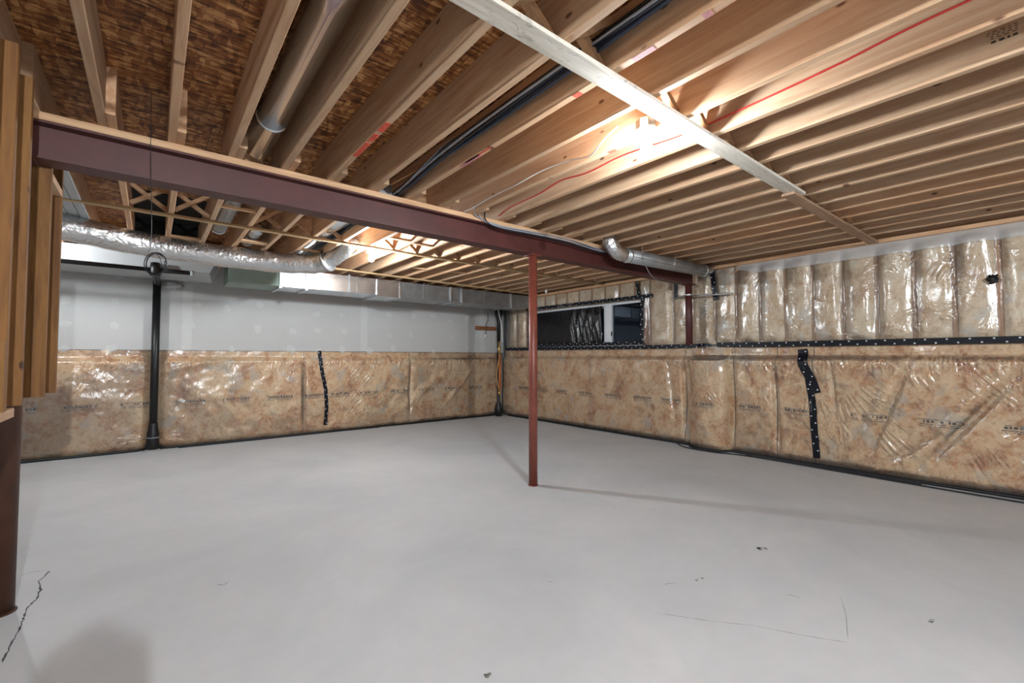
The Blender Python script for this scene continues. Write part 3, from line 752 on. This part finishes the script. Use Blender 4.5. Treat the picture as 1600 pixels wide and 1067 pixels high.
# round ducts in joist bays
def round_duct(label, x, y0, y1, z, r, mat, rings=()):
    e = empty('round_duct', (x, y0, z)); tag(e, label, 'duct')
    MB().tube([(0, 0, 0), (0, y1-y0, 0)], r, 30).build('pipe', 'duct_shiny' if mat == 'galv' else mat, e, True)
    for ry in rings: MB().tube([(0, ry-y0-.006, 0), (0, ry-y0+.006, 0)], r+.006, 30).build('joint_ring', 'galv', e, True)
    return e
round_duct('shiny round galvanised duct between joists at upper left', .470, -1.5, 3.05, 2.474, .072, 'galv', (2.62,))
round_duct('round galvanised duct in the same bay behind the beam', .490, 3.35, 5.3, 2.50, .070, 'galv_dull', (4.1, 5.28))
round_duct('short round galvanised duct end in the bay right of it', .80, 5.1, 5.75, 2.50, .065, 'galv_dull', (5.1,))
round_duct('round galvanised duct beside the cables in the far bays', 1.365, 3.5, 5.9, 2.505, .062, 'galv', (5.0,))
# round duct along the beam
bd = empty('beam_duct', (3.85, 2.93, 2.26)); tag(bd, 'grey taped round duct running along the beam to the right wall', 'duct')
def bp(mb, n, mat, sm_=True):
    o = mb.build(n, mat, bd, sm_); o.location = -Vector(bd.location); return o
bp(MB().tube([(3.86, 2.93, 2.285), (5.52, 2.93, 2.315)], .074, 28), 'pipe', 'galv_dull')
bp(MB().tube(spline([(3.87, 2.93, 2.285), (3.77, 2.93, 2.295), (3.70, 2.93, 2.34), (3.66, 2.94, 2.40), (3.655, 2.95, 2.47)], 4), .076, 22), 'elbow', 'foil')
bp(MB().tube([(3.92, 2.93, 2.286), (3.95, 2.93, 2.287)], .080, 28), 'collar', 'galv')
bp(MB().tube([(5.50, 2.93, 2.314), (5.54, 2.93, 2.316)], .080, 28), 'collar', 'galv')
bp(MB().tube(spline([(5.53, 2.93, 2.315), (5.62, 2.93, 2.325), (5.68, 2.93, 2.35), (5.71, 2.93, 2.385)], 4), .06, 20), 'end_elbow', 'foil')
for xx in (4.10, 4.75): bp(MB().box(xx-.01, xx+.01, 2.853, 2.857, 2.25, 2.396), 'hanger', 'galv', False)
bp(MB().box(3.9, 5.50, 2.853, 2.859, 2.262, 2.268), 'seam', 'galv', False)

# black drain pipes
dp = empty('drain_pipe', (.03, 7.40, 0)); tag(dp, 'black plastic drain pipe rising from the floor against the left wall', 'pipe')
MB().lathe([(.043, .06), (.043, 2.19)], 24).build('stack', 'abs', dp, True)
MB().lathe([(.062, 0), (.062, .05), (.066, .06), (.066, .22), (.058, .26), (.052, .30), (.052, .34), (.044, .36)], 24).build('cleanout_fitting', 'abs', dp, True)
MB().lathe([(.068, .165), (.068, .175)], 24).build('fitting_ring', 'cable_grey', dp, True)
PX_ = ony(243, 412, 6.45).x-.03
MB().tube(spline([(0, 0, 2.10), (0, -.02, 2.15), (0, -.10, 2.175), (PX_*.5, -.5, 2.178), (PX_, -.93, 2.178)], 5), .036, 16).build('elbow_run', 'abs', dp, True)
MB().lathe([(.046, 2.12), (.050, 2.125), (.052, 2.20), (.044, 2.265), (.030, 2.27)], 24, (PX_, -.95, 0)).build('tee', 'abs', dp, True)
MB().tube([(PX_, -.95, 2.185), (PX_+.33, -.95, 2.187)], .026, 16).build('branch', 'abs', dp, True)
MB().tube([(PX_+.32, -.95, 2.187), (PX_+.36, -.95, 2.187)], .031, 16).build('branch_cap', 'white_wrap', dp, True)
MB().tube([(PX_, -.95, 2.185), (PX_-2.9, -.95, 2.19)], .024, 16).build('horizontal_run', 'abs', dp, True)
MB().lathe([(.085, .002), (.085, .012), (.07, .02)], 20).build('floor_flange', 'film_milky', dp)
# wad of plastic by the pipe
def lump(name, c, r, mat, sc, seed, n=3, amp=.3):
    import bmesh
    bm = bmesh.new(); bmesh.ops.create_icosphere(bm, subdivisions=n, radius=1); rr = np.random.RandomState(seed); ph = rr.rand(6)*6
    for v in bm.verts:
        q = 1+amp*(math.sin(v.co.x*5+ph[0])*math.sin(v.co.y*6+ph[1])+.6*math.sin(v.co.z*9+ph[2])*math.sin(v.co.x*11+ph[3]))
        v.co = Vector((v.co.x*sc[0], v.co.y*sc[1], v.co.z*sc[2]))*q*r
    me = bpy.data.meshes.new(name); bm.to_mesh(me); bm.free(); o = finish(name, me, mat, None, True); o.location = c; return o
o = lump('plastic_wad', (.19, 7.455, 2.155), .10, 'film_milky', (1.0, .35, .45), 3); tag(o, 'crumpled wad of plastic against the wall right of the drain pipe', 'plastic wad')
o = lump('foam_plug', (5.735, .40, 1.885), .034, 'black_rubber', (.6, 1, 1), 5, amp=.5); tag(o, 'small black foam plug poking through the plastic on the upper right wall', 'foam plug')
# hanging wire with coil
cw = empty('hanging_wire', (-.035, 3.06, ZD)); tag(cw, 'thin dark wire hanging from the subfloor with a coiled end', 'wire')
wo = Vector(cw.location)
def wp(pts, r, n, mat, k=6): o = MB().tube([Vector(p)-wo for p in spline(pts, k)], r, 6).build(n, mat, cw, True); return o
wp([(-.035, 3.06, ZD), (-.030, 3.055, 2.3), (-.02, 3.05, 2.0), (-.018, 3.05, 1.80), (-.03, 3.05, 1.755)], .0016, 'drop', 'cable_black')
cc = Vector((.002, 3.05, 1.700))
for q, (rr_, ph, sx) in enumerate(((.060, 0, 1.0), (.054, .8, .93), (.058, 1.9, .97))):
    pts = [cc+RV*(rr_*sx*math.cos(t*math.pi/6+ph))+Vector((0, 0, 1))*(rr_*math.sin(t*math.pi/6+ph))+F0*.004*q for t in range(12 if q else 13)]
    wp(pts, .0026, 'coil_turn', 'cable_black', 3)
wp([cc+Vector((0, 0, .055)), cc+Vector((.02, 0, .03)), cc+Vector((.028, -.01, -.02))], .0016, 'loose_end', 'cable_black')

# cables
def cable(name, label, pts, r, mat, cat='cable', group=None, n=6, k=8):
    o = MB().tube(spline(pts, k), r, n).build(name, mat, None, True); tag(o, label, cat, group); return o
bund = [('cable_grey', .007, 'light grey cable'), ('cable_black', .008, 'black cable'), ('cable_blue', .009, 'blue-grey cable'), ('cable_black', .007, 'black cable'),
        ('cable_grey', .006, 'light grey cable'), ('cable_blue', .008, 'blue-grey cable'), ('cable_black', .009, 'black cable'), ('cable_blue', .007, 'blue-grey cable')]
offs = [(0, 0), (.017, .004), (.034, -.002), (.010, .020), (.028, .020), (.046, .014), (.020, .036), (.052, .034)]
for i, ((mt, r, lb), (dx, dz)) in enumerate(zip(bund, offs)):
    pts = []
    for y in np.arange(-3.0, 6.1, .3):
        fx = .012*math.sin(y*2.1+i*1.9); fz = .008*math.sin(y*1.7+i)
        sag = -.05*math.exp(-((y-3.0)/.5)**2)*0
        dip = math.exp(-((y-3.2)/.55)**2)
        pts.append((1.385+dx*1.1+fx*.7+.06*sst(y, 3.2, 4.2), y, 2.485+dz*(1-.4*dip)+fz*(1-dip)-.062*dip))
    cable('cable', ('light grey cable in the bundle running between the joists beside the bulb' if mt == 'cable_grey' else 'black cable in the bundle running between the joists beside the bulb' if mt == 'cable_black' else 'blue-grey cable in the bundle running between the joists beside the bulb'),
          pts, r, mt, 'cable', mt.replace('cable_', '')+' cables in the joist bundle')
x7 = JX+SP*7
cable('cable', 'red cable stapled wavily along joist sides behind the near bulb', [(x7+SP-.006, y_, z_) for y_, z_ in ((-3, 2.50), (-1, 2.51), (.17, 2.515), (.6, 2.485), (.9, 2.47), (1.3, 2.46), (1.75, 2.49), (2.05, 2.475), (2.3, 2.50), (2.55, 2.47), (2.9, 2.46), (3.08, 2.425))], .005, 'cable_red', k=10)
cable('cable', 'white cable looping from the near lamp box along the joist edge to the beam', [(1.97, 1.52, 2.47), (1.93, 1.60, 2.40), (1.99, 1.74, 2.388), (2.02, 1.95, 2.44), (2.02, 2.2, 2.455), (2.0, 2.45, 2.43), (2.02, 2.75, 2.44), (2.0, 3.0, 2.41), (1.99, 3.10, 2.405)], .005, 'cable_white')
cable('cable', 'tan cable sagging between joists left of the cable bundle', [(1.462, .4, 2.59), (1.462, 1.3, 2.575), (1.462, 2.0, 2.56), (1.462, 2.4, 2.545), (1.40, 2.75, 2.49), (1.30, 3.0, 2.43)], .0045, 'cable_tan')
cable('cable', 'thin grey cable looping beside the bundle above the beam', [(1.455, 2.0, 2.56), (1.43, 2.25, 2.52), (1.40, 2.35, 2.535), (1.37, 2.6, 2.47), (1.38, 3.05, 2.41)], .004, 'cable_grey')
for i in range(3):
    cable('cable', ['grey cable clipped along the upper edge of the beam, highest of three', 'grey cable along the beam edge, middle of three', 'dark cable drooping lowest along the beam edge'][i],
          [(2.02+.05*i, 3.0, 2.44), (2.10+.05*i, 3.09, 2.385-.01*i), (2.35, 3.094-.004*i, 2.352-.014*i), (2.75, 3.098-.004*i, 2.366-.018*i), (3.2, 3.095, 2.375-.022*i), (3.55, 3.09, 2.35-.02*i), (3.75, 3.085, 2.335-.01*i), (3.9, 3.08, 2.35)], .006, ['cable_grey', 'cable_grey', 'cable_black'][i])
cable('wire', 'thin grey wire hanging from the beam duct across to the wall', [(4.13, 2.86, 2.24), (4.4, 2.95, 2.13), (4.85, 3.08, 2.08), (5.3, 3.3, 2.06), (5.76, 3.42, 2.07)], .004, 'cable_grey', 'wire')
cable('wire', 'thin curled wire end by the tape right of the steel column', [(5.70, 2.86, 2.38), (5.66, 2.72, 2.31), (5.66, 2.60, 2.26), (5.70, 2.55, 2.34), (5.71, 2.60, 2.38)], .004, 'cable_tan', 'wire')
# cables at the base of the walls
pl = [(u, 7.545-float(dep_left(np.array([u]), np.array([.03]))[0])-.038+.004*math.sin(u*3), .016) for u in np.arange(-3.0, 5.55, .12)]
cable('sealant_cord', 'black sealant cord along the foot of the left wall insulation', pl, .018, 'black_rubber', 'sealant', n=8, k=2)
pr = [(5.85-float(dep_right(np.array([u]), np.array([.03]))[0])-.036, u, .015) for u in np.arange(-3.0, 7.30, .05)]
cable('sealant_cord', 'black sealant cord along the foot of the right wall insulation', pr, .017, 'black_rubber', 'sealant', n=8, k=1)
ph_ = [(5.62-.012*math.sin(u*2.3)-.02*math.sin(u*.9+1), u, .009) for u in np.arange(-3.0, 2.55, .2)]+[(5.60, 2.6, .009), (5.53, 2.76, .009), (5.50, 3.0, .009), (5.54, 3.25, .009), (5.68, 3.42, .009)]
cable('floor_cable', 'black cable lying on the floor in front of the right wall', ph_, .008, 'cable_black', 'cable', k=4)
ph2 = [(5.668-.01*math.sin(u*1.7), u, .012) for u in np.arange(.9, 2.6, .2)]
cable('floor_cable', 'thick black hose lying between right wall insulation and floor cable', ph2, .013, 'cable_black', 'cable', k=4)
cable('floor_cable', 'thin black cable lying on the floor at the foot of the left wall', [(u, 7.392-.012*math.sin(u*1.9), .006) for u in np.arange(.3, 3.2, .25)], .006, 'cable_black', 'cable', k=4)

# corner service pipes
cp = empty('corner_pipe', (5.52, 7.30, 0)); tag(cp, 'black plastic drain pipe standing in the far corner beside the window wall', 'pipe')
MB().lathe([(.055, 0), (.07, .02), (.075, .14), (.06, .22), (.048, .26), (.030, .30), (.030, 1.52)], 18).build('lower_stack', 'abs', cp, True)
MB().lathe([(.034, 1.50), (.038, 1.90), (.06, 2.02), (.085, 2.10), (.085, 2.36)], 18).build('upper_stack', 'abs', cp, True)
wpz = empty('water_pipe', (5.46, 7.20, .50)); tag(wpz, 'orange water pipe with brass valve beside the black corner pipe', 'pipe')
MB().tube([(0, 0, 0), (0, 0, .74)], .013, 10).build('riser', 'pipe_orange', wpz, True)
MB().tube([(.055, .02, .03), (.05, .02, .76)], .012, 10).build('riser', 'pipe_orange', wpz, True)
MB().lathe([(.014, .74), (.022, .75), (.022, .80), (.03, .82), (.03, .90), (.020, .92), (.020, 1.0), (.012, 1.02)], 12).build('valve', 'brass', wpz, True)
MB().lathe([(.018, -.06), (.026, -.05), (.026, .01), (.014, .02)], 12).build('coupling', 'brass', wpz, True)
MB().box(-.055, .0, -.012, .012, .85, .87).build('valve_handle', 'cable_grey', wpz)
cable('cable', 'white cable running down the black pipe in the far corner', [(5.40, 7.2, 2.36), (5.43, 7.18, 2.1), (5.50, 7.17, 1.8), (5.52, 7.17, 1.5)], .009, 'cable_white')
cable('cable', 'tan cable bowing beside the orange water pipe in the corner', [(5.44, 7.16, 1.25), (5.38, 7.15, 1.0), (5.36, 7.15, .8), (5.42, 7.16, .55)], .008, 'cable_tan')
bk = empty('mounting_block', (5.33, 7.487, 1.79)); tag(bk, 'small brown wooden strip screwed to the drywall near the far corner', 'wood block')
MB().box(-.26, .26, -.012, .0115, -.04, .04).build('strip', 'brown_block', bk)
cable('wire', 'thin dark wire with white tip hanging over the brown wooden strip', [(5.36, 7.46, 2.13), (5.37, 7.465, 1.97), (5.33, 7.465, 1.88), (5.32, 7.462, 1.76), (5.31, 7.47, 1.66)], .006, 'cable_black', 'wire')
o = MB().lathe([(.018, 0), (.026, .03), (.014, .06)], 10).build('wire_nut', 'cable_white'); o.location = (5.31, 7.465, 1.60); tag(o, 'small white connector at the end of the wire on the drywall', 'connector')
# diamond tag hanging from the far joists
o = MB().prism([(0, -.035), (.020, 0), (0, .035), (-.020, 0)], 1, 0, .003).build('paper_tag', 'cable_white'); o.location = (4.22, 4.5, 2.11); o.rotation_euler = (0, 0, -.6); o_tag = o
ht = empty('hanging_tag', (4.41, 4.70, 2.3772)); tag(ht, 'small white diamond tag hanging on a fine wire below the far joists', 'tag')
MB().tube([(0, 0, 0), (.003, .002, -.10), (0, 0, -.195)], .0012, 6).build('wire', 'cable_grey', ht)
o_tag.parent = ht; o_tag.location = (0, 0, -.228)
# blocks and metal hangers on top of the beam
for i, kx in enumerate((1, 4, 5)):
    MB().box(0, .11, 0, .035, 0, .09).build('blocking_board', 'galv_dull' if kx == 4 else 'lumber_x', ce).location = (JX+SP*kx+.08, 3.14, ZJ+.004)

# lamps
def lamp(key, x, y, label, zj=ZJ):
    e = empty('ceiling_lamp', (x, y, 2.36)); tag(e, label, 'lamp')
    MB().lathe([(.050, .012), (.052, .014), (.052, .062), (.050, .064)], 8).build('junction_box', 'galv', e)
    MB().lathe([(.020, -.020), (.032, -.016), (.036, -.006), (.054, -.002), (.057, .004), (.057, .010), (.052, .013)], 28).build('lamp_holder', 'porcelain', e, True)
    prof = [(.013, -.018), (.014, -.030), (.020, -.043), (.027, -.057), (.030, -.072), (.028, -.086), (.021, -.098), (.010, -.105), (.002, -.107)]
    b_ = MB().lathe([(r, z) for r, z in prof], 18).build('bulb', mat_bulb('lit_bulb_'+key, BULB_STRENGTH[key]), e, True)
    return e
pn1 = onz(1009.5, 206, 2.365); lamp('near', pn1.x, pn1.y, 'bare lit bulb in white holder beside the whitish strapping board')
pn2 = onz(580.5, 394, 2.36); lamp('far', pn2.x, pn2.y, 'bare lit bulb behind the steel beam near the wall duct')
lamp('left', -1.15, 5.9, 'bare lit bulb beyond the stud wall at left, out of the frame')
lamp('back', .06, -2.28, 'bare lit bulb behind the camera, out of the frame')
lamp('side', 3.2, -4.4, 'added bare fill bulb far behind the camera at the right, out of the frame')  # unseen bulb, added to fill the floor light
lamp('side', -1.9, -3.9, 'added bare fill bulb far behind the camera at the left, out of the frame')  # second unseen bulb, also added as fill

# the camera on its tripod behind the viewpoint (its shadow falls on the floor at lower left)
ct = empty('tripod_camera', (-.055*F0.x, -.055*F0.y, 0), math.atan2(RV.y, RV.x)); tag(ct, 'black camera on a tripod behind the viewpoint, casting the square floor shadow', 'camera')
MB().box(-.072, .072, -.045, .030, 1.13, 1.235).box(-.025, .025, -.04, .02, 1.235, 1.265).build('camera_body', 'camera_black', ct)
MB().box(-.04, .04, -.045, .03, 1.04, 1.129).lathe([(.014, .55), (.014, 1.05)], 10).build('tripod_head', 'camera_black', ct)
for a in (90, 210, 330):
    t = math.radians(a+180); MB().tube([(0, 0, .95), (.42*math.cos(t), .42*math.sin(t), .01)], .011, 8).build('leg', 'camera_black', ct, True)

# ================================================================== FLOOR MARKS
ck = MB()
def crack(pts, w, sub=5):
    P = []
    for a, b_ in zip(pts[:-1], pts[1:]):
        for i in range(sub): P.append(Vector(a).lerp(Vector(b_), i/sub)+Vector((random.uniform(-1, 1), random.uniform(-1, 1), 0))*w*0.8)
    P.append(Vector(pts[-1])); V = []
    for i, p in enumerate(P):
        d = (P[min(i+1, len(P)-1)]-P[max(0, i-1)]).normalized(); n_ = Vector((-d.y, d.x, 0)); ww = w*random.uniform(.3, 1.2)*(0.2 if i in (0, len(P)-1) else 1)
        V += [(p.x+n_.x*ww, p.y+n_.y*ww, .0006), (p.x-n_.x*ww, p.y-n_.y*ww, .0006)]
    ck.add(V, [(2*i, 2*i+1, 2*i+3, 2*i+2) for i in range(len(P)-1)])
fz = lambda l: [onz(x, y, 0) for x, y in l]
crack(fz([(32, 899), (55, 893), (79, 891)]), .0016)
crack(fz([(79, 891), (61, 908), (63, 922), (56, 937), (44, 948), (38, 962), (36, 970), (28, 987), (15, 1012), (4, 1035)]), .0042)
crack(fz([(1020, 957), (1060, 963), (1110, 970), (1180, 978), (1250, 992), (1325, 1004)]), .0013)
crack(fz([(1325, 1000), (1322, 960), (1312, 930)]), .0008)
crack(fz([(338, 914), (350, 914), (358, 908)]), .0022); crack(fz([(1228, 928), (1240, 931), (1250, 934)]), .0022)
crack(fz([(968, 401), (974, 405)]) if False else fz([(855, 908), (866, 910)]), .0015); crack(fz([(1040, 914), (1042, 912), (1056, 911)]), .0015)
tag(ck.build('floor_crack', 'crack', fl), kind='stuff')
cb = MB()
for (px, py, n_) in ((1190, 857, 9), (1092, 905, 3), (1456, 970, 4), (765, 1055, 3), (1010, 684, 6)):
    for i in range(n_):
        c_ = onz(px+random.uniform(-8, 8), py+random.uniform(-2, 2), 0); r_ = random.uniform(.004, .012)
        cb.add([(c_.x+r_*random.uniform(.7, 1.3)*math.cos(t*math.pi/3.5), c_.y+r_*random.uniform(.7, 1.3)*math.sin(t*math.pi/3.5), .0007) for t in range(7)], [tuple(range(7))])
tag(cb.build('floor_chips', 'chip', fl), kind='stuff')
